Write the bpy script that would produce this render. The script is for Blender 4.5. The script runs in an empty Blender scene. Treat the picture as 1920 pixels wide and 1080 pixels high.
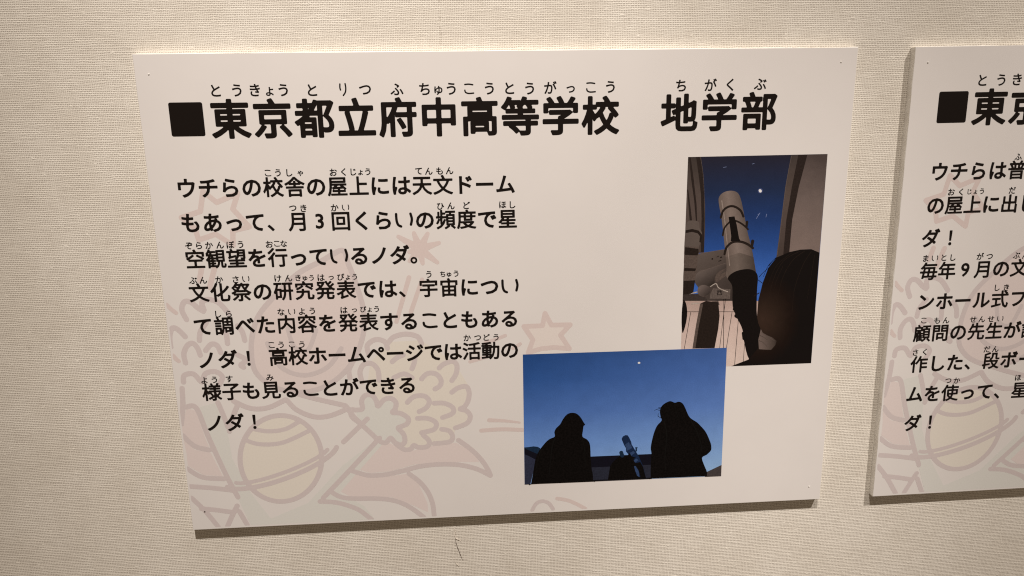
import bpy, math, random
import numpy as np
from mathutils import Matrix, Vector
from mathutils.geometry import tessellate_polygon

random.seed(7)
SC = bpy.context.scene
COL = SC.collection

# ------------------------------------------------------------------ camera
# Metres.  The panel's top left corner is the origin, x runs right, z up, the
# wall is the plane y = 0 and everything on it stands out towards -y.
T = 0.0045                      # thickness of the foam panels
BW, BH = 0.420, 0.2952          # size of a panel
F = 1265.37                     # focal length, in pixels of a 1920 wide picture
R = np.array([[0.99787553, -0.01712455, 0.06285846],
              [0.02984334, 0.97780559, -0.2073779],
              [-0.0579121, 0.20881324, 0.97623933]])
CX, CY, CZ = 0.18652179, -0.05285864, 0.4093728     # camera, from the sheet


def W3(x, y, z=0.0):
    """sheet coordinates (right, up, out of the sheet) to world"""
    return (x, -(z + T), y)


cd = bpy.data.cameras.new('camera')
cam = bpy.data.objects.new('camera', cd)
COL.objects.link(cam)
cd.sensor_width = 36.0
cd.lens = 36.0 * F / 1920.0
cd.clip_start, cd.clip_end = 0.01, 50
cols = [Vector((r[0], -r[2], r[1])) for r in R]
M = Matrix((cols[0], cols[1], cols[2])).transposed().to_4x4()
M.translation = Vector(W3(CX, CY, CZ))
cam.matrix_world = M
SC.camera = cam

# ------------------------------------------------------------------ light
wd = bpy.data.worlds.new('World')
SC.world = wd
wd.use_nodes = True
wd.node_tree.nodes['Background'].inputs[0].default_value = (1.0, 0.76, 0.54, 1)
wd.node_tree.nodes['Background'].inputs[1].default_value = 0.155


def spot(name, loc, aim, power, cone, blend, radius, col):
    l = bpy.data.lights.new(name, 'SPOT')
    o = bpy.data.objects.new(name, l)
    COL.objects.link(o)
    l.energy, l.color = power, col
    l.spot_size, l.spot_blend = math.radians(cone), blend
    l.shadow_soft_size = radius
    o.location = loc
    o.rotation_euler = (Vector(aim) - Vector(loc)).to_track_quat('-Z', 'Y').to_euler()
    return o


spot('ceiling_spotlight', (0.205, -0.80, 1.40), (0.15, 0, -0.19), 178, 26.6, 1.0, 0.019, (1.0, 0.91, 0.83))
spot('ceiling_spotlight', (1.04, -0.80, 1.40), (0.66, 0, -0.18), 152, 25, 1.0, 0.019, (1.0, 0.91, 0.83))

SC.view_settings.view_transform = 'Standard'
SC.view_settings.look = 'None'
SC.view_settings.exposure = 0.0
SC.view_settings.gamma = 1.0
SC.view_settings.use_curve_mapping = False
SC.cycles.filter_width = 1.15
SC.cycles.use_denoising = False
SC.cycles.max_bounces = 6


# ------------------------------------------------------------------ helpers
def unproject(u, v):
    """a point measured in the 1920 x 1080 photograph to x, y on the sheets"""
    d = R.T @ np.array([(u - 960) / F, -(v - 540) / F, -1.0])
    s = -CZ / d[2]
    return np.array([CX + s * d[0], CY + s * d[1]])


def to_sheet2(p):
    """sheet 1 plane -> local coordinates of the second panel"""
    q = np.asarray(p, float) - B2O
    return np.array([q[0] * B2C - q[1] * B2S, q[0] * B2S + q[1] * B2C])


B2A = math.atan2(457.72 - 455.55, 294.35)     # the second panel hangs a hair askew
B2O = np.array([0.45555, -0.0001])
B2C, B2S = math.cos(-B2A), math.sin(-B2A)


def zoom(ox, oy, f):
    return lambda pts: [unproject(ox + p[0] / f, oy + p[1] / f) for p in pts]


def obj(name, verts, faces, mat, parent=None, loc=None):
    me = bpy.data.meshes.new(name)
    me.from_pydata([tuple(v) for v in verts], [], faces)
    me.materials.append(mat)
    o = bpy.data.objects.new(name, me)
    COL.objects.link(o)
    if parent:
        o.parent = parent
    if loc:
        o.location = loc
    return o


def empty(name, loc, label, cat, group=None):
    o = bpy.data.objects.new(name, None)
    COL.objects.link(o)
    o.location = loc
    o.empty_display_size = 0.02
    o['label'], o['category'] = label, cat
    if group:
        o['group'] = group
    return o


# ---- node helpers
class N:
    """tiny expression builder over math nodes"""
    def __init__(s, nt, sock):
        s.nt, s.k = nt, sock

    def _m(s, op, *a, clamp=False):
        n = s.nt.nodes.new('ShaderNodeMath')
        n.operation, n.use_clamp = op, clamp
        for i, x in enumerate((s,) + a):
            if isinstance(x, N):
                s.nt.links.new(x.k, n.inputs[i])
            else:
                n.inputs[i].default_value = x
        return N(s.nt, n.outputs[0])

    def __add__(s, o): return s._m('ADD', o)
    def __sub__(s, o): return s._m('SUBTRACT', o)
    def __mul__(s, o): return s._m('MULTIPLY', o)
    def sin(s): return s._m('SINE')
    def abs(s): return s._m('ABSOLUTE')
    def floor(s): return s._m('FLOOR')
    def max(s, o): return s._m('MAXIMUM', o)
    def pow(s, o): return s._m('POWER', o)

    def step(s, lo, hi):
        n = s.nt.nodes.new('ShaderNodeMapRange')
        n.interpolation_type = 'SMOOTHSTEP'
        s.nt.links.new(s.k, n.inputs[0])
        n.inputs[1].default_value, n.inputs[2].default_value = lo, hi
        return N(s.nt, n.outputs[0])


def new_mat(name):
    m = bpy.data.materials.new(name)
    m.use_nodes = True
    return m, m.node_tree, m.node_tree.nodes['Principled BSDF']


def coords(nt, kind='Object'):
    tc = nt.nodes.new('ShaderNodeTexCoord')
    sx = nt.nodes.new('ShaderNodeSeparateXYZ')
    nt.links.new(tc.outputs[kind], sx.inputs[0])
    return tc, [N(nt, sx.outputs[i]) for i in range(3)]


def noise(nt, x, y, z, scale, detail=2.0):
    c = nt.nodes.new('ShaderNodeCombineXYZ')
    for i, v in enumerate((x, y, z)):
        if isinstance(v, N):
            nt.links.new(v.k, c.inputs[i])
        else:
            c.inputs[i].default_value = v
    n = nt.nodes.new('ShaderNodeTexNoise')
    nt.links.new(c.outputs[0], n.inputs['Vector'])
    n.inputs['Scale'].default_value = scale
    n.inputs['Detail'].default_value = detail
    return N(nt, n.outputs['Fac'])


def mix(nt, fac, a, b):
    n = nt.nodes.new('ShaderNodeMix')
    n.data_type = 'RGBA'
    nt.links.new(fac.k, n.inputs[0])
    for i, v in ((6, a), (7, b)):
        if isinstance(v, tuple):
            n.inputs[i].default_value = (*v, 1)
        else:
            nt.links.new(v, n.inputs[i])
    return n.outputs[2]


def lin(c):
    return tuple(((v / 255) / 12.92 if v <= 10 else ((v / 255 + .055) / 1.055) ** 2.4) for v in c)


PAPER = (0.80, 0.772, 0.758)
SEEN = lin((212, 196, 181))          # how that paper looks under these lamps


def printed(c):
    """an ink colour as the photograph shows it -> reflectance on the paper"""
    l = lin(c)
    return tuple(max(0.004, min(.85, (l[i] * 0.96 - .004) / SEEN[i] * PAPER[i])) for i in range(3))


def tint(r, g, b):
    return (PAPER[0] * r, PAPER[1] * g, PAPER[2] * b)


def print_mat(name, c, rough=.42, spec=.45, grain=0.0):
    m, nt, b = new_mat(name)
    b.inputs['Base Color'].default_value = (*c, 1)
    b.inputs['Roughness'].default_value = rough
    b.inputs['Specular IOR Level'].default_value = spec
    if grain:
        tc, (x, y, z) = coords(nt)
        f = noise(nt, x, y, z, 900, 3).step(.3, .7)
        nt.links.new(mix(nt, f, tuple(v * (1 - grain) for v in c), tuple(min(.9, v * (1 + grain)) for v in c)),
                     b.inputs['Base Color'])
    return m


# ---- signed distance shapes -> flat meshes (rounded lettering, drawn lines)
def seg_dist(P, A, B, ra=None, rb=None):
    """distance from points P (n,2) to segments A-B (m,2), less their radius"""
    out = np.full(len(P), 9e9)
    for i in range(0, len(A), 64):
        a, b = A[i:i + 64], B[i:i + 64]
        d = b - a
        L = (d * d).sum(1) + 1e-18
        q = P[:, None, :] - a[None]
        t = np.clip((q * d).sum(2) / L, 0, 1)
        e = np.hypot(q[..., 0] - t * d[:, 0], q[..., 1] - t * d[:, 1])
        if ra is not None:
            e = e - (ra[i:i + 64] * (1 - t) + rb[i:i + 64] * t)
        out = np.minimum(out, e.min(1))
    return out


def inside(P, A, B):
    c = np.zeros(len(P), int)
    for a, b in zip(A, B):
        if a[1] == b[1]:
            continue
        s = (a[1] > P[:, 1]) != (b[1] > P[:, 1])
        xs = a[0] + (P[:, 1] - a[1]) / (b[1] - a[1]) * (b[0] - a[0])
        c += s & (P[:, 0] < xs)
    return c % 2 == 1


def contour(f, x0, y0, h):
    """flat polygons covering f < 0 on a grid"""
    ny, nx = f.shape
    ins = f < 0
    V, Fc = [], []
    full = ins[:-1, :-1] & ins[1:, :-1] & ins[:-1, 1:] & ins[1:, 1:]
    anyi = ins[:-1, :-1] | ins[1:, :-1] | ins[:-1, 1:] | ins[1:, 1:]
    for j in range(ny - 1):
        row = full[j]
        if not anyi[j].any():
            continue
        i = 0
        while i < nx - 1:
            if row[i]:
                k = i
                while k < nx - 1 and row[k]:
                    k += 1
                n = len(V)
                V += [(x0 + i * h, y0 + j * h), (x0 + k * h, y0 + j * h), (x0 + k * h, y0 + j * h + h), (x0 + i * h, y0 + j * h + h)]
                Fc.append((n, n + 1, n + 2, n + 3))
                i = k
            else:
                if anyi[j, i]:
                    q = [(i, j), (i + 1, j), (i + 1, j + 1), (i, j + 1)]
                    poly = []
                    for e in range(4):
                        a, b = q[e], q[(e + 1) % 4]
                        fa, fb = f[a[1], a[0]], f[b[1], b[0]]
                        if fa < 0:
                            poly.append(a)
                        if (fa < 0) != (fb < 0):
                            t = fa / (fa - fb)
                            poly.append((a[0] + (b[0] - a[0]) * t, a[1] + (b[1] - a[1]) * t))
                    n = len(V)
                    V += [(x0 + p[0] * h, y0 + p[1] * h) for p in poly]
                    Fc.append(tuple(range(n, n + len(poly))))
                i += 1
    return V, Fc


def grid(x0, y0, x1, y1, h):
    nx, ny = int((x1 - x0) / h) + 2, int((y1 - y0) / h) + 2
    gx, gy = np.meshgrid(x0 + np.arange(nx) * h, y0 + np.arange(ny) * h)
    return np.stack([gx.ravel(), gy.ravel()], 1), (ny, nx)


def smooth(pts, closed=False, k=5):
    pts = [np.asarray(p, float) for p in pts]
    n = len(pts)
    if n < 3:
        return pts
    out = []
    rng = range(n) if closed else range(n - 1)
    for i in rng:
        p1, p2 = pts[i], pts[(i + 1) % n]
        p0 = pts[i - 1] if (closed or i > 0) else p1
        p3 = pts[(i + 2) % n] if (closed or i + 2 < n) else p2
        for s in range(k):
            t = s / k
            out.append(.5 * (2 * p1 + (p2 - p0) * t + (2 * p0 - 5 * p1 + 4 * p2 - p3) * t * t + (3 * p1 - p0 - 3 * p2 + p3) * t ** 3))
    if not closed:
        out.append(pts[-1])
    return out


# ------------------------------------------------------------------ lettering
_font = bpy.data.curves.new('lettering', 'FONT')
_font.fill_mode = 'NONE'
_font.resolution_u = 3
_fo = bpy.data.objects.new('lettering', _font)
COL.objects.link(_fo)
_out, _gly = {}, {}


def outline(ch):
    if ch not in _out:
        _font.body = ch
        bpy.context.view_layer.update()
        me = bpy.data.meshes.new_from_object(_fo.evaluated_get(bpy.context.evaluated_depsgraph_get()))
        v = np.array([(p.co.x, p.co.y) for p in me.vertices])
        e = np.array([tuple(k.vertices) for k in me.edges])
        bpy.data.meshes.remove(me)
        _out[ch] = (v[e[:, 0]], v[e[:, 1]])
    return _out[ch]


STROKES = {'い': [[(.13, .68), (.14, .36), (.21, .15), (.345, .07)], [(.83, .685), (.885, .42), (.83, .15)]],
           'こ': [[(.21, .68), (.5, .70), (.80, .655)], [(.20, .27), (.25, .12), (.47, .035), (.85, .055)]],
           'り': [[(.30, .78), (.285, .52), (.32, .36)], [(.68, .80), (.71, .50), (.66, .20), (.50, -.03)]]}


def glyph(ch, r, n):
    """polygons of a letter whose strokes are fattened by r with round corners"""
    key = (ch, r, n)
    if key not in _gly:
        if ch == '■':
            A = np.array([(.135, .015), (.865, .015), (.865, .745), (.135, .745)])
            A, B = A, np.roll(A, -1, 0)
            r0, r = r, .05
        else:
            A, B = outline(ch)
        if ch in STROKES:
            q = [[np.array(p) for p in smooth(k)] for k in STROKES[ch]]
            A = np.array([p for k in q for p in k[:-1]])
            B = np.array([p for k in q for p in k[1:]])
        lo, hi = A.min(0) - r - .08, A.max(0) + r + .08
        P, sh = grid(lo[0], lo[1], hi[0], hi[1], 1.0 / n)
        d = seg_dist(P, A, B)
        d = d - .033 - r if ch in STROKES else np.where(inside(P, A, B), -d, d) - r
        V, Fc = contour(d.reshape(sh), lo[0], lo[1], 1.0 / n)
        _gly[key] = (np.array(V), Fc, (A.min(0) + A.max(0)) / 2)
    return _gly[key]


EMC = (0.5, 0.38)            # centre of the em square


def text_mesh(name, items, mat, parent, z, local=lambda p: p, n=44):
    """items: (char, (x, y) centre in metres, size, fatten, 'em' or 'ink', squeeze)"""
    V, Fc, off = [], [], 0
    for ch, c, size, r, how, sq in items:
        gv, gf, ink = glyph(ch, r, n)
        ref = ink if how == 'ink' else EMC
        c = local(c)
        p = (gv - ref) * (size * sq, size) + c
        V += [(q[0], -z, q[1]) for q in p]
        Fc += [tuple(i + off for i in f) for f in gf]
        off += len(gv)
    return obj(name, V, Fc, mat, parent)


def row(segs, size, r, sq=1.0):
    """segs: (string, photo centre of first letter, of last letter)"""
    out = []
    for s, a, b in segs:
        a, b = unproject(*a), unproject(*b)
        k = max(1, len(s) - 1)
        for i, ch in enumerate(s):
            if ch != ' ':
                kana = '\u3041' <= ch <= '\u30ff' and size < .02
                out.append((ch, a + (b - a) * i / k, size * (1.01 if kana else 1), r + (.006 if kana else 0), 'ink' if ch in '39！' else 'em', sq))
    return out


def ruby(s, pts, size, r):
    out = []
    for ch, p in zip(s, pts):
        k = .88 if ch in 'ゃゅょっ' else 1
        near = min([9] + [float(np.hypot(p[0] - q[0], p[1] - q[1])) * .000312 for q in pts if q is not p])
        out.append((ch, unproject(*p), min(size * k, near * 1.1), r, 'ink', 1.0))
    return out


# ------------------------------------------------------------------ materials
def paper_material():
    m, nt, b = new_mat('matt coated paper')
    tc, (x, y, z) = coords(nt)
    f = noise(nt, x, y, z, 35, 3).step(.3, .7)
    nt.links.new(mix(nt, f, tuple(v * .985 for v in PAPER), PAPER), b.inputs['Base Color'])
    b.inputs['Roughness'].default_value = .46
    b.inputs['Specular IOR Level'].default_value = .4
    n2 = noise(nt, x, y, z, 60, 2)
    bp = nt.nodes.new('ShaderNodeBump')
    bp.inputs['Strength'].default_value = .05
    bp.inputs['Distance'].default_value = .0006
    nt.links.new(n2.k, bp.inputs['Height'])
    nt.links.new(bp.outputs[0], b.inputs['Normal'])
    return m


def foam_material():
    m, nt, b = new_mat('foam core edge')
    tc, (x, y, z) = coords(nt)
    f = noise(nt, x, y, z, 600, 4).step(.35, .75)
    nt.links.new(mix(nt, f, (.90, .88, .84), (.82, .79, .74)), b.inputs['Base Color'])
    b.inputs['Roughness'].default_value = .7
    return m


SEAM = 0.1721                  # where two lengths of the wall cloth meet


def cloth_material():
    m, nt, b = new_mat('woven wall cloth')
    tc, (x, y, z) = coords(nt)
    wob = noise(nt, x * 9.0, z * 60.0, 0, 1, 2) - .5
    wob2 = noise(nt, x * 190.0, z * 420.0, 3, 1, 1) - .5
    wob3 = noise(nt, x * 320.0, z * 30.0, 7, 1, 2) - .5
    rowj = noise(nt, x * 6.0, z * 330.0, 13, 1, 2) - .5     # threads are not evenly beaten up
    v = z * (1 / .00117) + wob * 1.4 + wob2 * .75 + rowj * .55
    u = x * (1 / .00101) + wob3 * .9 + wob * .3 + wob2 * .4
    odd = (v.floor() * math.pi)
    cross = (u * math.pi + odd).sin()                       # over / under
    fat = noise(nt, x * 90.0, v.floor() * 3.71, 1, 1, 3)    # each weft thread swells and thins
    fatv = noise(nt, u.floor() * 2.3, z * 90.0, 5, 1, 3)
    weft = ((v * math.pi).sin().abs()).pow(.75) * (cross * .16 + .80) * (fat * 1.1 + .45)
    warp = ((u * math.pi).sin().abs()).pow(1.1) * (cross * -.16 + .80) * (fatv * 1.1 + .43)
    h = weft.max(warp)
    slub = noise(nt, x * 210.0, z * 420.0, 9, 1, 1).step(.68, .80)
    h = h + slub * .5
    # the join of two lengths of cloth, just seen as a line of pulled threads
    jx = (x - (z * .0075 + SEAM) + (noise(nt, z * 160.0, 0, 2, 1, 2) - .5) * .0018).abs()
    seam = (jx * -1 + .0011).step(0, .0009) * noise(nt, z * 260.0, x * 200.0, 4, 1, 2).step(.42, .62)
    h = h - seam * .2
    tint = noise(nt, x, y, z, 30, 3).step(.3, .7)
    thread = mix(nt, tint, (.82, .775, .69), (.875, .835, .755))
    nt.links.new(mix(nt, h.step(.30, .80), (.47, .42, .36), thread), b.inputs['Base Color'])  # gaps coloured darker: backing showing through, plus painted shade the bump can't cast
    b.inputs['Roughness'].default_value = .85
    b.inputs['Specular IOR Level'].default_value = .2
    b.inputs['Sheen Weight'].default_value = .15
    bp = nt.nodes.new('ShaderNodeBump')
    bp.inputs['Strength'].default_value = .58
    bp.inputs['Distance'].default_value = .00032
    nt.links.new(h.k, bp.inputs['Height'])
    nt.links.new(bp.outputs[0], b.inputs['Normal'])
    return m


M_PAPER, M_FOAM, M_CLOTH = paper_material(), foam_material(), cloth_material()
M_INK = print_mat('black print', (.008, .005, .004), .42, .24)
M_LINE = print_mat('pale mauve print', tint(.83, .77, .785), .46, .4, .02)
M_STAR = print_mat('pale rose print', tint(.895, .80, .79), .46, .4, .02)
M_PINK = print_mat('pale pink print', tint(.97, .895, .895), .46, .4, .015)
M_BLUE = print_mat('pale grey green print', tint(.93, .965, .945), .46, .4, .015)
M_CREAM = print_mat('pale cream print', tint(.995, .975, .905), .46, .4, .015)
M_STEEL = print_mat('dull steel', (.30, .28, .26), .35, .6)
M_WHITEPIN = print_mat('white pin head', (.78, .76, .72), .4, .5)
M_DARKPIN = print_mat('dark pin head', (.05, .035, .03), .4, .5)

# ------------------------------------------------------------------ the wall
wx0, wx1, wz0, wz1 = -1.2, 1.6, -1.2, .9
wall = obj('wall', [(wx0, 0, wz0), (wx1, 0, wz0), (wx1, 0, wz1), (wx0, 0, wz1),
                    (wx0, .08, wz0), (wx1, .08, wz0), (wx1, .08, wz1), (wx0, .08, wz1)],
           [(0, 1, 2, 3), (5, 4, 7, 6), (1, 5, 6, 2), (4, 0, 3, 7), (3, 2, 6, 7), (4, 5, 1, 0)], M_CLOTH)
wall['kind'] = 'structure'
wall['label'] = 'cream woven cloth wall covering behind both panels'


def on_wall(u, v, out=.0003):
    d = R.T @ np.array([(u - 960) / F, -(v - 540) / F, -1.0])
    s = -(CZ + T - out) / d[2]
    return Vector((CX + s * d[0], -out, CY + s * d[1]))


def thread(pts, r, mat):
    """a loose thread: a thin tube lying on the cloth"""
    V, Fc = [], []
    for i, p in enumerate(pts):
        t = (pts[min(i + 1, len(pts) - 1)] - pts[max(i - 1, 0)]).normalized()
        a = t.cross(Vector((0, 1, 0))).normalized()
        b2 = t.cross(a)
        k = r * (.35 if i in (0, len(pts) - 1) else 1)
        for s in range(6):
            w = s * math.pi / 3
            V.append(p + a * math.cos(w) * k + b2 * math.sin(w) * k)
    for i in range(len(pts) - 1):
        for s in range(6):
            n = (s + 1) % 6
            Fc.append((i * 6 + s, i * 6 + n, i * 6 + 6 + n, i * 6 + 6 + s))
    return obj('loose_thread', V, Fc, mat, wall)


M_THREADDARK = print_mat('dark thread', (.16, .12, .095), .9, .1)
M_THREADPALE = print_mat('pale thread', (.80, .74, .66), .9, .1)
thread([on_wall(853.5, 1011), on_wall(857, 1024), on_wall(862, 1037), on_wall(867.5, 1050)], .00018, M_THREADDARK)
thread([on_wall(851, 990), on_wall(854, 997), on_wall(852.5, 1004), on_wall(855, 1010), on_wall(864, 1014)], .0002, M_THREADPALE)
thread([on_wall(853, 1052), on_wall(856, 1058), on_wall(860, 1061)], .0002, M_THREADPALE)

# ------------------------------------------------------------------ panels


def foam_board(parent):
    """5 mm foam panel with softly crushed edges; its front sheet is a face of its own"""
    c = .00035
    V, Fc = [], []
    rng = random.Random(3)
    front, mid, back = [], [], []
    per = []
    n = 40
    for i in range(n):
        per.append((BW * i / n, 0))
    for i in range(n):
        per.append((BW, -BH * i / n))
    for i in range(n):
        per.append((BW - BW * i / n, -BH))
    for i in range(n):
        per.append((0, -BH + BH * i / n))
    cx, cy = BW / 2, -BH / 2
    for (x, y) in per:
        j = rng.uniform(-.0002, .0002)
        sx = c if x <= 1e-6 else (-c if x >= BW - 1e-6 else 0)
        sy = c if y <= -BH + 1e-6 else (-c if y >= -1e-6 else 0)
        front.append((x + sx * .6, -T, y + sy * .6))
        mid.append((x + (j if sx else 0), -T + c * .8, y + (j if sy else 0)))
        back.append((x + (j if sx else 0), -.0001, y + (j if sy else 0)))
    V = front + mid + back
    m = len(per)
    for i in range(m):
        k = (i + 1) % m
        Fc.append((i, k, m + k, m + i))
        Fc.append((m + i, m + k, 2 * m + k, 2 * m + i))
    Fc.append(tuple(range(2 * m, 3 * m)))
    obj('foam_board', V, Fc, M_FOAM, parent)
    return obj('paper_sheet', front, [tuple(reversed(range(m)))], M_PAPER, parent)


def pin(p, mat, parent, r=.00042):
    V, Fc = [], []
    n = 14
    for k, (rr, d) in enumerate(((r, 0.0), (r, .0002), (r * .7, .00035))):
        for i in range(n):
            a = 2 * math.pi * i / n
            V.append((p[0] + rr * math.cos(a), -T - d, p[1] + rr * math.sin(a)))
    for k in range(2):
        for i in range(n):
            j = (i + 1) % n
            Fc.append((k * n + i, k * n + j, k * n + n + j, k * n + n + i))
    Fc.append(tuple(range(2 * n, 3 * n)))
    return obj('pin', V, Fc, mat, parent)


panel = empty('information_panel', (0, 0, 0),
              'white information panel with a Japanese heading and two night sky photographs', 'information panel',
              'white panels hung side by side')
panel2 = empty('information_panel', (B2O[0], 0, B2O[1]),
               'white text panel with no photographs showing, cut off by the right side of the picture',
               'information panel', 'white panels hung side by side')
panel2.rotation_euler = (0, -B2A, 0)
for p in (panel, panel2):
    foam_board(p)
for q, m_ in (((279, 139), M_WHITEPIN), ((1577, 116), M_WHITEPIN), ((384, 959), M_DARKPIN), ((1517, 912), M_WHITEPIN)):
    pin(unproject(*q), m_, panel)
pin(to_sheet2(unproject(1740, 117)), M_WHITEPIN, panel2)

Z0 = T                         # height of the sheet; each layer of print lies a little above


# ------------------------------------------------------------------ pale background drawing
PXM = .000312                  # metres per photo pixel, about, on the sheet


def drawing(name, strokes=(), fills=(), mat=None, z=Z0 + .00002, h=.00055, margin=.0013, parent=None):
    """strokes: (points, radius in photo px, end radius, closed, curved); fills: point loops"""
    A, B, ra, rb = [], [], [], []
    for pts, r0, r1, closed, curved in strokes:
        p = smooth(pts, closed) if curved else [np.asarray(q, float) for q in pts]
        if closed:
            p = p + [p[0]]
        n = len(p) - 1
        for i in range(n):
            A.append(p[i]); B.append(p[i + 1])
            ra.append((r0 + (r1 - r0) * i / n) * PXM); rb.append((r0 + (r1 - r0) * (i + 1) / n) * PXM)
    loops = [[np.asarray(q, float) for q in f] for f in fills]
    allp = np.array(A + B + [q for f in loops for q in f])
    lo, hi = allp.min(0) - .004, allp.max(0) + .004
    lo = np.maximum(lo, (0, -BH)); hi = np.minimum(hi, (BW, 0))
    P, sh = grid(lo[0], lo[1], hi[0], hi[1], h)
    d = np.full(len(P), 9.)
    if A:
        d = seg_dist(P, np.array(A), np.array(B), np.array(ra), np.array(rb))
    for f in loops:
        a = np.array(f); b = np.roll(a, -1, 0)
        e = seg_dist(P, a, b)
        d = np.minimum(d, np.where(inside(P, a, b), -e, e))
    edge = np.maximum.reduce([margin - P[:, 0], P[:, 0] - BW + margin, margin * 1.3 + P[:, 1] * -1 * -1 * 1.0, -BH + margin * 1.1 - P[:, 1]])
    d = np.maximum(d, edge)
    V, Fc = contour(d.reshape(sh), lo[0], lo[1], h)
    me = obj(name, [(v[0], -z, v[1]) for v in V], Fc, mat, parent)
    return me


z4, z5 = zoom(300, 300, 4), zoom(620, 300, 4)
w1, w2 = zoom(300, 320, 3.1775), zoom(300, 540, 3.1775)
w3, w4, w5 = zoom(600, 420, 3.176), zoom(600, 660, 3.176), zoom(320, 720, 3.725)
RL = 5.2                       # half the width of a drawn line, photo px


def S(pts, r0=RL, r1=None, closed=False, curved=True):
    return (pts, r0, r0 if r1 is None else r1, closed, curved)


def circle(c, rx, ry=None, a0=0, a1=360, tilt=0, n=40):
    ry = ry or rx
    t = math.radians(tilt)
    out = []
    for i in range(n + 1):
        a = math.radians(a0 + (a1 - a0) * i / n)
        x, y = rx * math.cos(a), ry * math.sin(a)
        out.append((c[0] + x * math.cos(t) - y * math.sin(t), c[1] + x * math.sin(t) + y * math.cos(t)))
    return out


star1 = z4([(322, 235), (303, 385), (160, 432), (262, 512), (290, 600), (418, 556), (548, 640), (546, 530), (670, 500), (546, 368), (583, 250), (425, 318)])
star2 = w3([(1340, 532), (1378, 602), (1490, 600), (1432, 662), (1485, 742), (1392, 735), (1320, 742), (1240, 765), (1268, 690), (1214, 610), (1325, 606)])
bc = z5([(668, 668)])[0]
DR = []
ZF, ZL = Z0 + .00001, Z0 + .00002


def draw(*a, **k):
    k['z'] = ZF + .0000012 * (len(DR) + 1)
    DR.append(drawing(*a, parent=panel, **k))


# fills first
COMET = smooth(w2([(1085, -225), (960, -160), (820, -85), (690, 40), (590, 160), (550, 280), (545, 400), (570, 500), (660, 580), (800, 620), (950, 600), (1080, 520), (1170, 400), (1215, 250), (1210, 120), (1170, -20), (1120, -150)]), True)
draw('cream_patch', fills=[w4([(300, 60), (420, -60), (600, -70), (800, 60), (890, 210), (868, 330), (905, 400), (810, 450), (790, 520), (650, 562), (540, 580), (460, 550), (500, 490), (470, 455), (520, 400), (430, 360), (450, 310), (400, 275), (345, 325), (310, 258), (280, 200)])], mat=M_CREAM, z=ZF)
draw('pink_patch', fills=[w4([(200, 690), (370, 520), (440, 555), (540, 590), (660, 560), (810, 540), (900, 590), (950, 655), (850, 655), (700, 655), (560, 670), (420, 710), (300, 720)]),
                          w4([(95, 815), (185, 720), (300, 745), (420, 738), (520, 725), (590, 790), (640, 900), (645, 955), (560, 915), (430, 865), (300, 860), (180, 860)]),
                          w5([(75, 320), (110, 170), (175, 185), (250, 400), (270, 440), (180, 430), (90, 350)]),
                          w5([(110, 480), (90, 390), (170, 460), (280, 480), (365, 645), (230, 635), (120, 570)]),
                          COMET],
     mat=M_PINK, z=ZF + .000003)
draw('green_patch', fills=[w5([(185, 165), (320, 130), (395, 320), (430, 520), (560, 760), (700, 940), (960, 830), (1200, 570), (1470, 360), (1400, 240), (1560, 330), (1180, 760), (1350, 850), (1440, 960), (560, 985), (470, 800), (290, 400)]),
                           w4([(215, 350), (260, 330), (260, 275), (310, 262), (345, 325), (400, 285), (450, 310), (430, 365), (520, 400), (465, 455), (500, 520), (470, 550), (420, 512), (380, 545), (300, 500), (230, 420)])],
     mat=M_BLUE, z=ZF + .000006)
draw('cream_patch', fills=[w5(circle((770, 520), 285, 300))[:-1]], mat=M_CREAM)
draw('star_outline', strokes=[S(star1, 5, closed=True, curved=False)], mat=M_STAR)
draw('cream_patch', fills=[star2], mat=print_mat('pale peach print', tint(1.0, .955, .93), .46, .4, .015))
draw('star_outline', strokes=[S(star2, 5, closed=True, curved=False)], mat=M_STAR)
draw('sparkle', strokes=[S([bc, t], 9, 4, curved=False) for t in z5([(508, 575), (624, 548), (727, 552), (812, 622), (800, 768), (690, 776), (592, 758), (590, 690)])], mat=M_STAR)
draw('motion_lines', strokes=[S(z4([(312, 812), (296, 905)])), S(z4([(408, 815), (372, 955)])),
                              S(w3([(530, 318), (455, 582)]), 4.6, 4.2), S(w3([(608, 330), (542, 522)]), 4.0, 4.6),
                              S(w3([(1103, 664), (1045, 688), (985, 705)]), 3.6), S(w3([(1192, 714), (1150, 740)]), 3.6), S(w3([(893, 820), (1000, 790)]), 3.6),
                              S(w4([(1008, 406), (1100, 410), (1190, 420)]), 4.6, 2.2), S(w4([(960, 468), (1080, 460), (1206, 464)]), 4.4),
                              S(w4([(1412, 872), (1490, 888), (1580, 932)]), 4.2),
                              S(w2([(38, 98), (65, 125), (95, 148)]), 4.2), S(w2([(78, 405), (95, 422), (112, 436)]), 5, 4)], mat=M_STAR)
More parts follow.
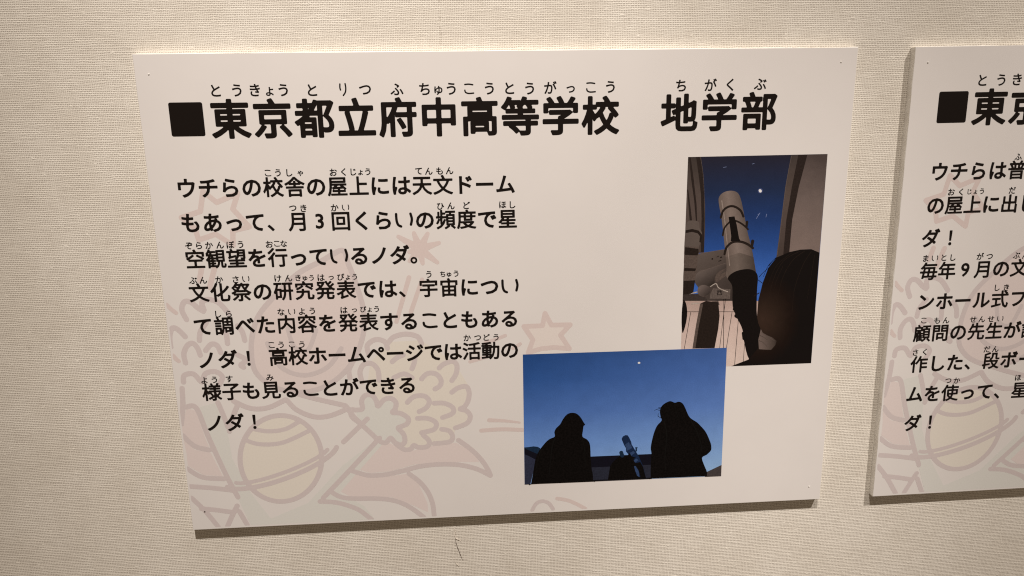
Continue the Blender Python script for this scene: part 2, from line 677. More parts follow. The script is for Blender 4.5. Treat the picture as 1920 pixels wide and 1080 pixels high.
draw('cloud_curls', strokes=[S(w2(p)) for p in (
    [(158, 188), (130, 130), (145, 82), (185, 85), (225, 118), (258, 138)], [(262, 130), (250, 85), (290, 68), (350, 88), (408, 150)],
    [(64, 352), (58, 290), (72, 240), (105, 246), (150, 290)],
    [(152, 446), (142, 390), (165, 340), (198, 330), (225, 360), (240, 400)],
    [(235, 312), (240, 262), (275, 205)], [(272, 372), (305, 335), (340, 342), (362, 385)],
    [(402, 330), (396, 280), (380, 240)], [(505, 312), (490, 260), (462, 225)],
    [(498, 472), (482, 458), (512, 428), (462, 398)],
    [(140, 560), (145, 520), (200, 512), (250, 560), (270, 510), (330, 498), (372, 530), (350, 580)])] +
    [S(w4(p)) for p in (
        [(605, 160), (640, 128), (690, 130), (720, 165), (715, 200), (685, 220)],
        [(710, 95), (740, 70), (790, 55), (815, 80), (810, 130), (785, 170)],
        [(785, 240), (820, 215), (870, 205), (888, 240), (882, 290), (860, 325), (835, 340), (872, 350), (895, 382), (880, 420), (840, 440), (806, 452)],
        [(520, 300), (560, 265), (620, 262), (650, 290), (635, 330), (590, 355)],
        [(680, 305), (740, 305), (790, 330), (790, 365), (730, 390)],
        [(580, 395), (640, 395), (690, 420), (680, 460), (605, 480)],
        [(725, 460), (770, 470), (790, 505), (770, 535), (680, 545)],
        [(615, 495), (650, 530), (640, 562), (590, 568), (558, 556), (540, 578), (500, 580), (455, 550)])] +
    [S(w3(p)) for p in (
        [(290, 775), (282, 722), (330, 688), (385, 700), (402, 740)], [(408, 705), (440, 672), (510, 655), (580, 670), (605, 712)],
        [(430, 820), (460, 795), (495, 780)], [(548, 862), (560, 830), (566, 795)],
        [(250, 940), (238, 880), (262, 835), (310, 832), (345, 870), (352, 930)], [(190, 830), (172, 870), (178, 915)],
        [(440, 915), (500, 892), (548, 915)])], mat=M_LINE)
draw('flower_outline', strokes=[S(w4([(215, 345), (252, 338), (248, 290), (270, 258), (310, 258), (335, 290), (346, 322), (380, 285), (420, 275), (452, 300), (448, 338), (432, 360), (480, 365), (525, 395), (518, 428), (482, 444), (466, 455), (498, 490), (505, 535), (482, 553), (448, 540), (420, 512), (392, 540), (355, 530), (300, 480), (240, 425), (190, 385), (185, 345)]), closed=True)], mat=M_LINE)
draw('ribbon_bands', strokes=[S(w4(p)) for p in (
    [(825, 525), (900, 580), (960, 640), (1000, 700), (1015, 735)],
    [(1015, 735), (930, 695), (830, 672), (720, 668), (600, 680), (500, 705), (400, 728), (300, 735), (230, 720), (185, 705)],
    [(530, 725), (590, 770), (640, 830), (670, 900), (680, 975)],
    [(70, 835), (130, 865), (220, 873), (320, 872), (420, 880), (500, 905), (560, 940), (620, 985)],
    [(0, 890), (90, 895), (170, 915), (240, 945), (310, 1000)],
    [(355, 512), (190, 690), (20, 868)], [(282, 398), (140, 535)])] +
    [S(w5(p)) for p in (
        [(110, 160), (180, 168), (260, 360), (380, 620), (470, 790)], [(85, 360), (170, 435), (270, 460)],
        [(115, 590), (220, 650), (370, 662)], [(130, 715), (280, 725), (430, 742)],
        [(145, 795), (235, 880), (335, 1000)], [(215, 870), (320, 880), (430, 895)],
        [(465, 850), (430, 920), (395, 1000)], [(480, 890), (545, 1000)], [(80, 30), (85, 150), (75, 280)],
        [(330, 130), (365, 210), (400, 300)])], mat=M_LINE)
# plain ringed planet and a plain drop-shaped comet in place of the cartoon figures
draw('ringed_planet', strokes=[S(w5(circle((770, 520), 285, 300)), 5.2),
                               S(w5(circle((770, 560), 415, 105, 12, 168, -20)), 5.2), S(w5(circle((770, 560), 350, 62, 14, 166, -20)), 4.2),
                               S(w5([(520, 390), (620, 420), (780, 410), (960, 330)]), 4.6), S(w5([(560, 310), (680, 330), (800, 315), (900, 260)]), 4.6)], mat=M_LINE)
draw('comet_outline', strokes=[S(COMET, closed=True, curved=False),
                               S(w2([(640, 330), (720, 470), (860, 520), (1000, 470), (1080, 360)]), 4.8),
                               S(w2([(760, 240), (800, 350), (880, 370), (930, 250)]), 4.4)], mat=M_LINE)
draw('bubble_outline', strokes=[S(w4([(1264, 942), (1288, 902), (1325, 888), (1362, 900), (1388, 935)]), 4.2)], mat=M_LINE)
draw('arc_bands', strokes=[S(w5(p)) for p in ([(440, 120), (560, 170), (680, 165), (800, 110)], [(810, 110), (880, 180), (1000, 228), (1110, 222), (1230, 175)],
                                             [(860, 60), (1000, 100), (1220, 150)], [(470, 140), (430, 240), (410, 330)], [(1230, 160), (1280, 230), (1330, 275)])], mat=M_LINE)

for d in list(DR):             # the second panel carries the same pale drawing
    c = d.copy()
    COL.objects.link(c)
    c.parent = panel2

# ------------------------------------------------------------------ wording
ZT = Z0 + .00004
PITCH_H = np.linalg.norm(unproject(1127, 217) - unproject(432, 223)) / 9
HS, BS = PITCH_H * .955, .01215
RH, RB, RR = .030, .0232, .024
L = lambda s, a, b: (s, a, b)
text_mesh('heading_text', row([('■', (350.5, 224), (350.5, 224)), ('東京都立府中高等学校', (432, 223), (1126, 216.5)), ('地学部', (1274, 212), (1423, 208.5))], HS, RH), M_INK, panel, ZT, n=56)
text_mesh('furigana_text', ruby('とうきょうとりつふちゅうこうとうがっこうちがくぶ', [
    (404.5, 170), (444, 169.5), (478, 169), (505.5, 171.5), (531, 169), (585.5, 169), (643, 167.5), (684.5, 168.5), (744, 167.5), (796, 167), (822, 169.5), (846, 166.5),
    (879, 166.5), (917.5, 166), (955.5, 165.5), (993, 166), (1032, 164), (1070, 167.5), (1107.5, 164), (1144.5, 163), (1277, 160.5), (1332.5, 159), (1369, 159), (1425.5, 158)], .0078, .020), M_INK, panel, ZT)
BODY = [
    [('ウチらの校舎の屋上には天文ドーム', (349.5, 353), (947.5, 345))],
    [('もあって、月3回くらいの頻度で星', (357.5, 418), (952, 410))],
    [('空観望を行っているノダ。', (366, 486), (787, 477))],
    [('文化祭の研究発表では、宇宙につい', (373, 549), (956, 536.5))],
    [('て調べた内容を発表することもある', (381, 612), (955.5, 597))],
    [('ノダ！', (388, 675), (466, 672)), ('高校ホームページでは活動の', (522, 669), (955.5, 656))],
    [('様子も見ることができる', (397, 735), (763.5, 722))],
    [('ノダ！', (403, 793), (477, 791))],
]
for b_ in BODY:
    text_mesh('body_text_line', row(b_, BS, RB), M_INK, panel, ZT)
RUBY = [
    ('こうしゃおくじょうてんもん', [(502, 324.5), (521, 324), (542.5, 324), (563, 325), (625, 323), (644, 322.5), (662.5, 322.5), (676, 323.5), (689.5, 322), (785, 321), (804, 321), (824, 320.5), (843, 320)]),
    ('つきかいひんどほし', [(549, 390.5), (569, 390.5), (627.5, 389.5), (648, 389), (826, 387), (845.5, 386), (875, 385), (942.5, 384), (961, 384)]),
    ('ぞらかんぼうおこな', [(354, 461), (373, 460.5), (392, 460), (412.5, 459.5), (432, 459), (451, 458.5), (505, 458), (519, 457), (532, 457)]),
    ('ぶんかさいけんきゅうはっぴょううちゅう', [(362, 526), (381, 525.5), (411, 524.5), (442, 524), (461, 523), (521, 522), (541, 521.5), (559, 521), (572, 522), (584, 521), (602, 520.5), (621, 521), (639, 519.5), (652.5, 520), (665, 519), (804, 514.5), (830, 514), (842, 515), (855, 513)]),
    ('しらないようはっぴょう', [(409, 589), (429, 588.5), (527, 585), (547, 584.5), (566, 584), (585.5, 583), (645, 581.5), (664.5, 582), (681, 580), (693, 581), (706, 579.5)]),
    ('こうこうかつどう', [(509, 647), (527, 646.5), (547, 646), (566, 646), (876, 633.5), (895.5, 633.5), (912.5, 632.5), (930, 632.5)]),
    ('ようすみ', [(383, 713), (402, 712), (430, 710.5), (506, 708)]),
]
for s_, p_ in RUBY:
    text_mesh('furigana_text', ruby(s_, p_, .0049, RR), M_INK, panel, ZT, n=30)

# the second panel's wording, as far as the picture shows it
BODY2 = [
    [('ウチらは普', (1762, 322), (1906.5, 318.5))], [('の屋上に出し', (1754.5, 385), (1927, 381))], [('ダ！', (1745, 446.5), (1782, 446))],
    [('毎年9月の文', (1741.5, 508.5), (1911, 502))], [('ンホール式フ', (1736, 566), (1909, 559.5))], [('顧問の先生が説', (1729, 625), (1931, 617.5))],
    [('作した、段ボー', (1723, 683), (1925, 672.5))], [('ムを使って、星', (1715, 739), (1912, 731))], [('ダ！', (1711, 793), (1744, 791.5))]]
text_mesh('heading_text', row([('■', (1786, 201), (1786, 201)), ('東京都', (1856, 200.5), (1993, 198))], HS * .985, RH), M_INK, panel2, ZT, to_sheet2, n=56)
text_mesh('furigana_text', ruby('とうきょう', [(1842.5, 150.5), (1877.5, 150), (1907.5, 149), (1932, 151), (1956, 149)], .0078, .020), M_INK, panel2, ZT, to_sheet2)
for b_ in BODY2:
    text_mesh('body_text_line', row(b_, BS, RB), M_INK, panel2, ZT, to_sheet2)
RUBY2 = [('ふ', [(1909.5, 294)]), ('おくじょうだ', [(1784, 360), (1802, 360), (1818, 359.5), (1829, 360), (1841, 358.5), (1898, 357)]),
         ('まいとしがつぶん', [(1736, 484.5), (1753, 484), (1770, 483), (1787, 483), (1838, 480.5), (1855.5, 481), (1906, 479), (1923, 479)]),
         ('しき', [(1870, 539.5), (1887, 539)]), ('こもんせんせい', [(1732, 601), (1757, 601), (1774, 600.5), (1824.5, 599), (1841, 598.5), (1858, 598), (1875.5, 597.5)]),
         ('さくだん', [(1716.5, 661), (1734, 660), (1850.5, 655), (1866.5, 654.5)]), ('つかほし', [(1778, 714), (1794, 713.5), (1909, 708), (1926, 707)])]
for s_, p_ in RUBY2:
    text_mesh('furigana_text', ruby(s_, p_, .0049, RR), M_INK, panel2, ZT, to_sheet2, n=30)


# ------------------------------------------------------------------ the two printed photographs
def flat(name, loops, mat, parent, z):
    V, Fc, off = [], [], 0
    for f in loops:
        p = [Vector((q[0], q[1], 0)) for q in f]
        for t in tessellate_polygon([p]):
            Fc.append(tuple(off + i for i in t))
        V += [(q.x, -z, q.y) for q in p]
        off += len(p)
    o = obj(name, V, Fc, mat, parent)
    return o


def each(name, loops, mat, parent, z):
    for f in loops:
        flat(name, [f], mat, parent, z)


def lines(name, strokes, mat, parent, z, h=.00022):
    A, B, ra, rb = [], [], [], []
    for pts, r0, r1, closed, curved in strokes:
        p = smooth(pts, closed) if curved else [np.asarray(q, float) for q in pts]
        n = len(p) - 1
        for i in range(n):
            A.append(p[i]); B.append(p[i + 1])
            ra.append((r0 + (r1 - r0) * i / n) * PXM); rb.append((r0 + (r1 - r0) * (i + 1) / n) * PXM)
    A, B, ra, rb = map(np.array, (A, B, ra, rb))
    lo, hi = np.minimum(A.min(0), B.min(0)) - .002, np.maximum(A.max(0), B.max(0)) + .002
    P, sh = grid(lo[0], lo[1], hi[0], hi[1], h)
    V, Fc = contour(seg_dist(P, A, B, ra, rb).reshape(sh), lo[0], lo[1], h)
    return obj(name, [(v[0], -z, v[1]) for v in V], Fc, mat, parent)


def curve(pts, k=4):
    return [tuple(p) for p in smooth(pts, True, k)]


def grained(nt, col, x, y, z, amount=.34):
    """the speckle of a picture taken in the dark"""
    g = noise(nt, x, y, z, 1500, 2) * amount + noise(nt, x, y, z, 120, 3) * (amount * .7) + (1 - amount * .85)
    n = nt.nodes.new('ShaderNodeVectorMath')
    n.operation = 'SCALE'
    nt.links.new(col, n.inputs[0])
    nt.links.new(g.k, n.inputs['Scale'])
    return n.outputs[0]


def gradient_mat(name, stops, lo, hi, right=None):
    """printed picture: tones change up the picture, and a little across it"""
    m, nt, b = new_mat(name)
    tc, (x, y, z) = coords(nt)
    mr = nt.nodes.new('ShaderNodeMapRange')
    nt.links.new(z.k, mr.inputs[0])
    mr.inputs[1].default_value, mr.inputs[2].default_value = lo, hi

    def ramp(st):
        cr = nt.nodes.new('ShaderNodeValToRGB')
        e = cr.color_ramp.elements
        while len(e) < len(st):
            e.new(.5)
        for i, (p, c) in enumerate(st):
            e[i].position, e[i].color = p, (*printed(c), 1)
        nt.links.new(mr.outputs[0], cr.inputs[0])
        return cr.outputs[0]
    col = ramp(stops)
    if right:
        st, x0, x1 = right
        mx = nt.nodes.new('ShaderNodeMapRange')
        nt.links.new(x.k, mx.inputs[0])
        mx.inputs[1].default_value, mx.inputs[2].default_value = x0, x1
        col = mix(nt, N(nt, mx.outputs[0]), col, ramp(st))
    nt.links.new(grained(nt, col, x, y, z), b.inputs['Base Color'])
    b.inputs['Roughness'].default_value = .40
    b.inputs['Specular IOR Level'].default_value = .25
    return m


def blend_mat(name, p0, p1, stops, radial=False):
    """printed tones running from one point of the picture to another"""
    m, nt, b = new_mat('print ' + name)
    tc, (x, y, z) = coords(nt)
    d = np.array(p1) - np.array(p0)
    q = d / (d @ d)
    f = x * float(q[0]) + z * float(q[1]) - float(np.dot(p0, q))
    if radial:
        f = ((x - float(p0[0])).pow(2) + ((z - float(p0[1])) * .8).pow(2)).pow(.5) * float(1 / math.sqrt(d @ d))
    f = f + (noise(nt, x, y, z, 260, 3) - .5) * .16
    cr = nt.nodes.new('ShaderNodeValToRGB')
    e = cr.color_ramp.elements
    while len(e) < len(stops):
        e.new(.5)
    for i, (p, c) in enumerate(stops):
        e[i].position, e[i].color = p, (*printed(c), 1)
    nt.links.new(f.k, cr.inputs[0])
    nt.links.new(grained(nt, cr.outputs[0], x, y, z), b.inputs['Base Color'])
    b.inputs['Roughness'].default_value = .40
    b.inputs['Specular IOR Level'].default_value = .22
    return m


def P_(name, c):
    return print_mat('print ' + name, printed(c), .40, .22, .16)


pa, a1, a2, a3 = zoom(1240, 270, 2.4545), zoom(1270, 280, 5.4), zoom(1270, 450, 4.5), zoom(1400, 280, 2.634)
za = Z0 + .00003


def up(k):
    return za + k * .000004


top, bot = pa([(123, 60)])[0][1], pa([(87, 1031)])[0][1]
skyA = gradient_mat('print night sky', [(0, (62, 96, 162)), (.45, (56, 91, 153)), (.58, (41, 69, 121)), (.70, (34, 53, 92)), (.84, (34, 43, 65)), (1.0, (39, 36, 44))], bot, top)
photoA = flat('printed_photo', [pa([(123, 60), (765, 46), (689, 1008), (87, 1031)])], skyA, panel, za)
photoA['label'] = 'tall printed photo of a large telescope under an open dome'
C1, C2, C3 = blend_mat('dome frame', *pa([(150, 60), (150, 520)]), [(0, (62, 52, 46)), (.5, (84, 69, 61)), (1, (70, 57, 50))]), P_('dome frame shade', (44, 35, 31)), blend_mat('dome lining', *pa([(745, 60), (620, 490)]), [(0, (74, 61, 55)), (.45, (104, 87, 78)), (1, (118, 98, 87))])
C4, C5, C6 = blend_mat('panelling', *pa([(200, 720), (200, 1030)]), [(0, (168, 138, 122)), (.4, (192, 162, 145)), (1, (202, 174, 155))]), blend_mat('grey body', *pa([(170, 510), (320, 720)]), [(0, (90, 76, 67)), (.5, (72, 60, 53)), (1, (56, 46, 41))]), blend_mat('telescope tube', *pa([(280, 300), (395, 270)]), [(0, (104, 87, 76)), (.3, (122, 103, 91)), (.7, (98, 82, 72)), (1, (64, 53, 46))])
C7, C8, C9 = P_('near black', (24, 18, 16)), P_('dark brown', (38, 30, 26)), blend_mat('hair', *pa([(470, 810), (640, 810)]), [(0, (56, 40, 32)), (.35, (44, 32, 26)), (.75, (30, 22, 18)), (1, (24, 18, 16))], True)
C10, C12 = P_('moon', (255, 236, 205)), blend_mat('collar', *pa([(455, 900), (545, 890)]), [(0, (104, 86, 76)), (.6, (74, 61, 53)), (1, (34, 26, 22))])
C13, C14, C15 = P_('pale cable', (160, 142, 126)), P_('tube shade', (84, 69, 60)), P_('dome frame light', (96, 80, 70))
C16 = P_('moon halo', (66, 72, 104))
each('dome_frame', [pa([(123, 60), (183, 60), (194, 150), (201, 280), (201, 390), (196, 500), (104, 505), (110, 400)]),
                    pa([(597, 52.5), (672, 49.5), (632, 200), (602, 350), (587, 520), (528, 530), (545, 400), (570, 200)])], C1, photoA, up(1))
each('dome_frame_groove', [a1([(190, 78), (232, 78), (258, 220), (272, 400), (276, 700), (270, 1040), (238, 1040), (245, 700), (238, 450), (215, 260)]),
                           a1([(118, 78), (135, 78), (165, 300), (195, 560), (200, 730), (188, 730), (170, 520), (140, 300)]),
                           a1([(100, 400), (112, 420), (135, 600), (150, 730), (125, 730), (112, 560)]),
                           pa([(630, 51), (672, 49.5), (632, 200), (602, 350), (587, 520), (560, 520), (575, 350), (600, 200)])], C2, photoA, up(2))
lines('dome_frame_edge', [S(a1([(234, 82), (260, 240), (272, 440)]), .35), S(pa([(599, 54), (572, 200), (548, 400), (533, 510)]), .4)], C15, photoA, up(3))
flat('dome_lining', [pa([(672, 49.5), (765, 46), (728, 500), (690, 484), (640, 486), (588, 500), (602, 350), (632, 200)])], C3, photoA, up(1))
flat('panelled_wall', [pa([(98, 720), (450, 722), (470, 1000), (400, 1018.8), (330, 1021.8), (87, 1031)])], C4, photoA, up(1))
flat('parapet_band', [pa([(99, 690), (330, 690), (330, 722), (98, 722)])], P_('band', (58, 48, 43)), photoA, up(2))
lines('panel_joint', [S(pa([(112, 772), (350, 772)]), .55), S(pa([(135, 775), (105, 945)]), .55), S(pa([(325, 775), (296, 960)]), .55),
                      S(pa([(355, 800), (337, 1017)]), .55), S(pa([(386, 880), (376, 1015)]), .5), S(pa([(288, 700), (286, 940)]), .6), S(pa([(297, 700), (268, 940)]), .5)], C2, photoA, up(3))
flat('dark_equipment', [curve(pa([(100, 722), (114, 735), (119, 780), (112, 830), (97, 870), (93, 800)]))], C7, photoA, up(3))
flat('telescope_mount', [pa([(172, 505), (300, 483), (308, 560), (330, 640), (330, 715), (215, 722), (155, 640), (150, 600)])], C5, photoA, up(3))
flat('mount_shade', [pa([(165, 590), (300, 560), (300, 568), (250, 620), (230, 640), (240, 615), (170, 598)]), curve(pa([(166, 676), (176, 654), (196, 648), (216, 656), (224, 676), (214, 696), (194, 702), (174, 696)])),
                     pa([(232, 724), (262, 722), (268, 740), (225, 744)])], C14, photoA, up(4))
flat('mount_bolts', [pa([(231, 526), (238, 524), (238, 532), (231, 533)]), pa([(262, 538), (276, 533), (277, 537), (263, 542)]), pa([(270, 520), (279, 517), (280, 523), (271, 526)]), pa([(254, 519), (266, 514), (266, 517), (254, 522)])], C8, photoA, up(5))
lines('cable', [S(a2([(105, 452), (165, 440)]), 1.3), S(a2([(280, 392), (325, 368), (345, 400), (380, 420), (425, 436)]), .9), S(a2([(120, 540), (185, 532)]), .9)], C13, photoA, up(6))
flat('mount_arm', [curve(pa([(152, 615), (175, 585), (215, 575), (262, 560), (298, 548), (304, 566), (262, 590), (246, 618), (240, 650), (190, 650), (160, 640)]))], blend_mat('arm', *pa([(180, 575), (230, 650)]), [(0, (98, 83, 74)), (.5, (76, 64, 57)), (1, (48, 40, 35))]), photoA, up(5))
flat('mount_arm', [pa([(248, 612), (304, 584), (305, 602), (262, 632), (250, 636)])], C14, photoA, up(6))
flat('motor_housing', [curve(pa([(166, 676), (172, 658), (194, 648), (216, 656), (225, 676), (215, 694), (194, 700), (174, 694)]))], blend_mat('housing', *pa([(175, 655), (222, 695)]), [(0, (104, 88, 79)), (.5, (80, 67, 60)), (1, (46, 38, 34))]), photoA, up(6))
flat('name_plate', [pa([(238, 664), (318, 668), (316, 712), (222, 712), (226, 690)])], P_('plate', (92, 78, 69)), photoA, up(5.5))
lines('mount_edge', [S(pa([(176, 504), (298, 484)]), .5), S(pa([(170, 590), (296, 548)]), .45)], C15, photoA, up(6))
flat('pier', [pa([(178, 735), (205, 722), (262, 728), (268, 790), (262, 850), (245, 939), (143, 941), (160, 830)])], C8, photoA, up(5))
flat('pier_side', [pa([(178, 735), (192, 735), (172, 840), (156, 941), (143, 941), (160, 830)])], C14, photoA, up(6))
flat('side_telescope', [curve(a1([(95, 745), (150, 720), (215, 735), (225, 800), (250, 850), (235, 940), (215, 1000), (215, 1080), (170, 1180), (75, 1180), (68, 1080), (75, 900)]))], C5, photoA, up(5))
flat('side_telescope_lower', [a2([(68, 50), (175, 60), (170, 160), (165, 240), (150, 330), (130, 440), (47, 460), (50, 300), (60, 130)])], C14, photoA, up(6))
flat('side_telescope_ring', [a1([(82, 820), (150, 806), (215, 822), (250, 865), (240, 945), (222, 940), (228, 880), (205, 850), (150, 836), (82, 848)]),
                             a2([(66, 60), (178, 75), (180, 105), (170, 130), (62, 125)]), a2([(60, 235), (160, 240), (150, 262), (58, 262)]), a2([(52, 345), (150, 340), (135, 440), (110, 455), (47, 460)])], C8, photoA, up(7))
flat('telescope_tube', [curve(pa([(264, 270), (268, 240), (290, 221), (322, 215), (350, 224), (366, 255), (382, 330), (398, 410), (416, 480), (434, 580), (438, 625), (380, 600), (306, 620), (300, 560), (290, 460), (278, 350)]))], C6, photoA, up(7))
flat('tube_shade', [pa([(300, 560), (296, 520), (360, 500), (424, 520), (436, 600), (438, 625), (380, 600), (306, 620)])], blend_mat('lower tube', *pa([(300, 560), (436, 540)]), [(0, (92, 77, 67)), (.35, (104, 88, 77)), (1, (60, 50, 43))]), photoA, up(8))
lines('tube_ring', [S(a1([(440, 690), (465, 620), (520, 580), (580, 580), (640, 620), (668, 680)]), 2.2), S(a1([(460, 870), (475, 800), (520, 745), (560, 720), (620, 735), (680, 775), (715, 810)]), 1.8),
                    S(a1([(478, 1060), (500, 990), (560, 940), (640, 935), (710, 960), (765, 1000)]), 2.4), S(a1([(700, 790), (705, 735)]), 2.2, 2.6), S(a1([(755, 985), (762, 930)]), 2.4, 3.4)], C8, photoA, up(9))
flat('tube_bracket', [a1([(518, 685), (578, 678), (600, 760), (625, 900), (640, 930), (540, 930), (545, 880), (530, 760)])], C7, photoA, up(10))
flat('focuser', [curve(pa([(306, 618), (330, 592), (370, 578), (415, 578), (443, 605), (440, 680), (440, 790), (462, 860), (458, 1002), (405, 992), (380, 905), (372, 850), (346, 795), (328, 745), (326, 655)]))], C7, photoA, up(11))
lines('focuser_knob', [S(pa([(345, 790), (362, 800)]), 4.2), S(pa([(377, 870), (380, 895)]), 3.2), S(pa([(340, 745), (335, 760)]), 3)], C7, photoA, up(12))
flat('person', [pa([(728, 500), (690, 484), (640, 486), (590, 497), (530, 522), (492, 570), (466, 640), (446, 720), (440, 795), (446, 825), (456, 850), (446, 940), (400, 992), (322, 1022), (689, 1008)])], C9, photoA, up(13))
flat('collar', [pa([(458, 852), (466, 868), (486, 880), (510, 890), (530, 906), (524, 926), (505, 947), (478, 946), (449, 944), (446, 900)])], C12, photoA, up(14))
lines('collar_fold', [S(pa([(452, 880), (475, 892), (505, 915)]), 1.0, .6), S(pa([(450, 905), (470, 915), (490, 938)]), 1.0, .5), S(pa([(462, 866), (490, 886), (520, 905)]), .7, .5)], C14, photoA, up(15))
lines('hair_sheen', [S(pa([(640, 492), (560, 540), (510, 640), (490, 760)]), .5, .3), S(pa([(660, 492), (600, 540), (550, 640), (525, 790)]), .5, .3), S(pa([(690, 495), (650, 560), (610, 680), (600, 820)]), .5, .3),
                     S(pa([(600, 500), (530, 560), (490, 650)]), .4, .3), S(pa([(705, 510), (690, 600), (670, 720)]), .4, .3), S(pa([(560, 560), (520, 660), (505, 800)]), .4, .25)], P_('hair sheen', (38, 29, 24)), photoA, up(14))
lines('hair_strand', [S(pa([(495, 560), (520, 530), (560, 510)]), .6, .3), S(pa([(450, 612), (470, 590), (500, 565)]), .6, .3), S(pa([(470, 610), (492, 560), (530, 520)]), .45, .3), S(pa([(425, 700), (450, 685)]), .9), S(pa([(445, 625), (465, 640)]), .5)], C9, photoA, up(14))
lines('moon_halo', [S(pa([(455, 215), (455.5, 215)]), 5.0)], C16, photoA, up(1))
lines('moon', [S(pa([(454, 214), (456, 217)]), 2.7)], C10, photoA, up(2))
TRAIL = P_('trail', (120, 125, 150))
for q, w in (([(437, 343), (454, 317)], .45), ([(481, 337), (485, 322)], .45), ([(285, 108), (300, 105)], .4), ([(418, 92), (428, 90)], .4), ([(445, 325), (447, 322)], .5)):
    lines('star_trail', [S(pa(q), w)], TRAIL, photoA, up(2))
text_mesh('wall_letter', [('西', unproject(1349.2, 548.5), .0042, .004, 'ink', 1)], C7, photoA, up(7), n=30)

pb, b1, b2, b3 = zoom(960, 640, 3.857), zoom(1120, 770, 7.714), zoom(970, 760, 6.75), zoom(1200, 730, 6.0)
zb = za + .00009


def ub(k):
    return zb + k * .000004


cor = pb([(78, 95), (1553, 46), (1512, 972), (91, 1032.5)])
skyB = gradient_mat('print dusk sky', [(0, (126, 153, 190)), (.30, (98, 128, 176)), (.55, (70, 100, 152)), (.80, (46, 78, 128)), (1.0, (36, 66, 112))], cor[3][1], cor[0][1],
                    ([(0, (136, 160, 184)), (.30, (110, 136, 174)), (.55, (86, 112, 160)), (.80, (70, 96, 146)), (1.0, (60, 85, 132))], cor[0][0], cor[1][0]))
photoB = flat('printed_photo', [cor], skyB, panel, zb)
photoB['label'] = 'wide printed photo of two dark silhouettes at dusk'
K0, K1, K2, K3 = print_mat('print silhouette', (.0035, .0026, .0026), .45, .14, .5), P_('parapet', (20, 20, 27)), P_('parapet wall', (40, 40, 48)), P_('side wall', (46, 47, 60))
K4, K5, K6, K7 = P_('roof', (66, 57, 54)), P_('small telescope', (26, 38, 60)), P_('small telescope light', (48, 63, 90)), P_('hill', (26, 40, 56))
flat('parapet', [pb([(560, 833), (1010, 814), (1010, 892), (560, 912)])], K1, photoB, ub(1))
flat('parapet_wall', [pb([(560, 912), (1010, 892), (1010, 994.5), (560, 1014)])], K2, photoB, ub(1))
flat('hill', [b2([(87, 532), (150, 526), (205, 518), (260, 524), (292, 545), (250, 640), (88, 600)])], K7, photoB, ub(1))
flat('side_wall', [b2([(88, 615), (150, 640), (240, 690), (200, 850), (165, 998), (92, 1001.5)])], K3, photoB, ub(2))
flat('side_roof', [b2([(87, 540), (150, 570), (270, 620), (240, 692), (150, 642), (88, 617)])], K1, photoB, ub(2))
flat('roof', [pb([(1395, 950), (1515.4, 893), (1512, 974), (1395, 979)])], K4, photoB, ub(1))
flat('person', [curve(b2([(172, 998), (200, 850), (225, 700), (260, 600), (330, 500), (400, 430), (472, 395), (468, 340), (490, 290), (540, 240), (580, 170), (630, 112), (690, 93), (750, 105), (800, 150), (840, 215), (858, 245), (838, 262), (830, 320), (825, 395), (880, 430), (915, 480), (925, 560), (928, 650), (940, 800), (955, 870), (958, 962), (958, 964), (560, 981), (172, 996)]), 3)], K0, photoB, ub(3))
flat('person', [curve(b3([(118, 1000), (120, 850), (128, 720), (120, 650), (150, 510), (190, 410), (242, 352), (232, 310), (225, 270), (225, 230), (250, 180), (300, 145), (345, 132), (392, 150), (430, 138), (470, 150), (500, 190), (530, 260), (565, 320), (640, 370), (690, 420), (740, 480), (790, 590), (802, 650), (795, 690), (750, 735), (697, 770), (725, 860), (750, 920), (754, 974), (754, 976), (440, 986), (118, 996)]), 3)], K0, photoB, ub(3))
flat('dark_ground', [pb([(140, 1022), (1400, 968), (1400, 974.5), (140, 1029.5)])], K0, photoB, ub(3.5))
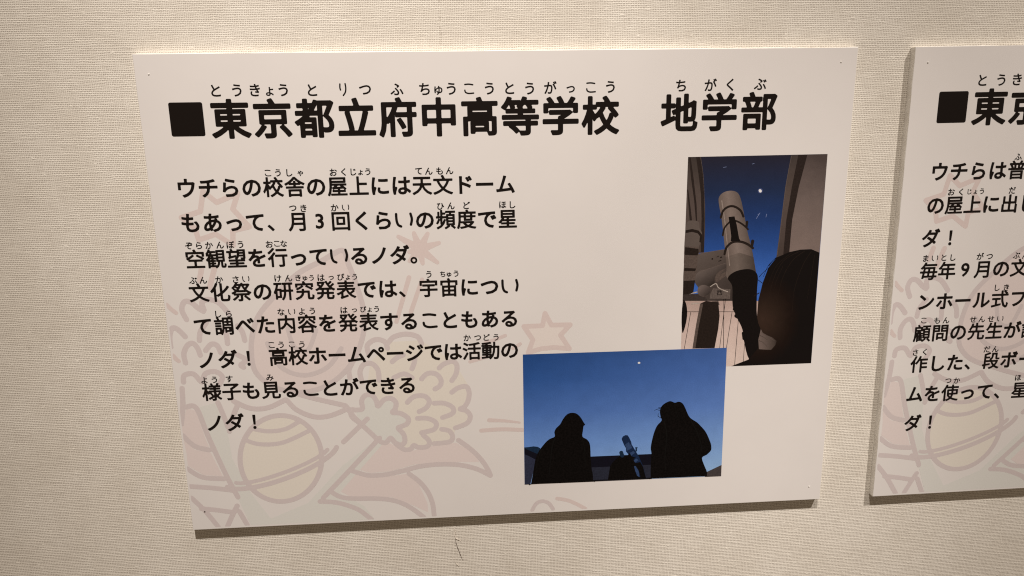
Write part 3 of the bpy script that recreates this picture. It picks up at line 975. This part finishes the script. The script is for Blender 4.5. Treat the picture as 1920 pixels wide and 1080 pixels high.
lines('hair_strand', [S(b3([(235, 215), (195, 222), (160, 238)]), .8, .3), S(b3([(230, 230), (205, 240)]), .7, .3), S(b3([(240, 200), (200, 205)]), .6, .3), S(b3([(205, 270), (203, 300), (225, 316), (236, 322)]), .5)], K0, photoB, ub(4))
lines('coat_fold', [S(b2([(480, 400), (440, 520), (420, 700), (400, 900)]), 1.2, .5), S(b2([(820, 400), (850, 560), (860, 760)]), 1.0, .4), S(b2([(300, 560), (250, 720), (230, 900)]), .8, .4),
                   S(b3([(270, 360), (300, 520), (280, 760), (290, 920)]), 1.2, .5), S(b3([(560, 330), (640, 480), (690, 640), (680, 740)]), 1.1, .5), S(b3([(392, 160), (400, 230), (430, 320)]), .6, .4)], P_('coat fold', (17, 14, 14)), photoB, ub(3.7))
lines('tube_sheen', [S(pa([(278, 262), (290, 340), (300, 430), (314, 560)]), 1.2, .8)], P_('tube sheen', (134, 115, 102)), photoA, up(8.5))
flat('tripod', [b1([(185, 800), (225, 740), (325, 650), (440, 650), (520, 690), (600, 690), (640, 780), (705, 977), (150, 1003), (168, 900)])], K0, photoB, ub(3))
flat('telescope_tube', [b1([(350, 408), (368, 372), (405, 352), (440, 356), (462, 392), (490, 450), (495, 485), (540, 560), (600, 660), (660, 800), (700, 960), (620, 960), (560, 770), (520, 690), (455, 640), (415, 590), (412, 540), (385, 495)])], K5, photoB, ub(4))
flat('tube_light', [b1([(400, 490), (450, 455), (492, 500), (500, 540), (430, 580)]), b1([(470, 610), (520, 580), (548, 605), (490, 650)]), b1([(525, 720), (560, 690), (595, 715), (545, 750)]), b1([(530, 800), (555, 800), (600, 880), (610, 960), (575, 940), (545, 860)])], K6, photoB, ub(5))
flat('tube_dark', [b1([(540, 760), (620, 740), (660, 810), (700, 965), (625, 965), (590, 850)]), b1([(440, 640), (470, 610), (490, 655), (560, 680), (520, 700)])], K0, photoB, ub(6))
lines('finder', [S(b1([(345, 605), (360, 650)]), 4.2), S(b1([(562, 580), (562, 538)]), 1.6), S(b1([(553, 535), (575, 535)]), 1.2)], K7, photoB, ub(5))
lines('moon', [S(pb([(916, 155), (921, 155)]), 2.0)], C10, photoB, ub(1))

bpy.data.objects.remove(_fo)
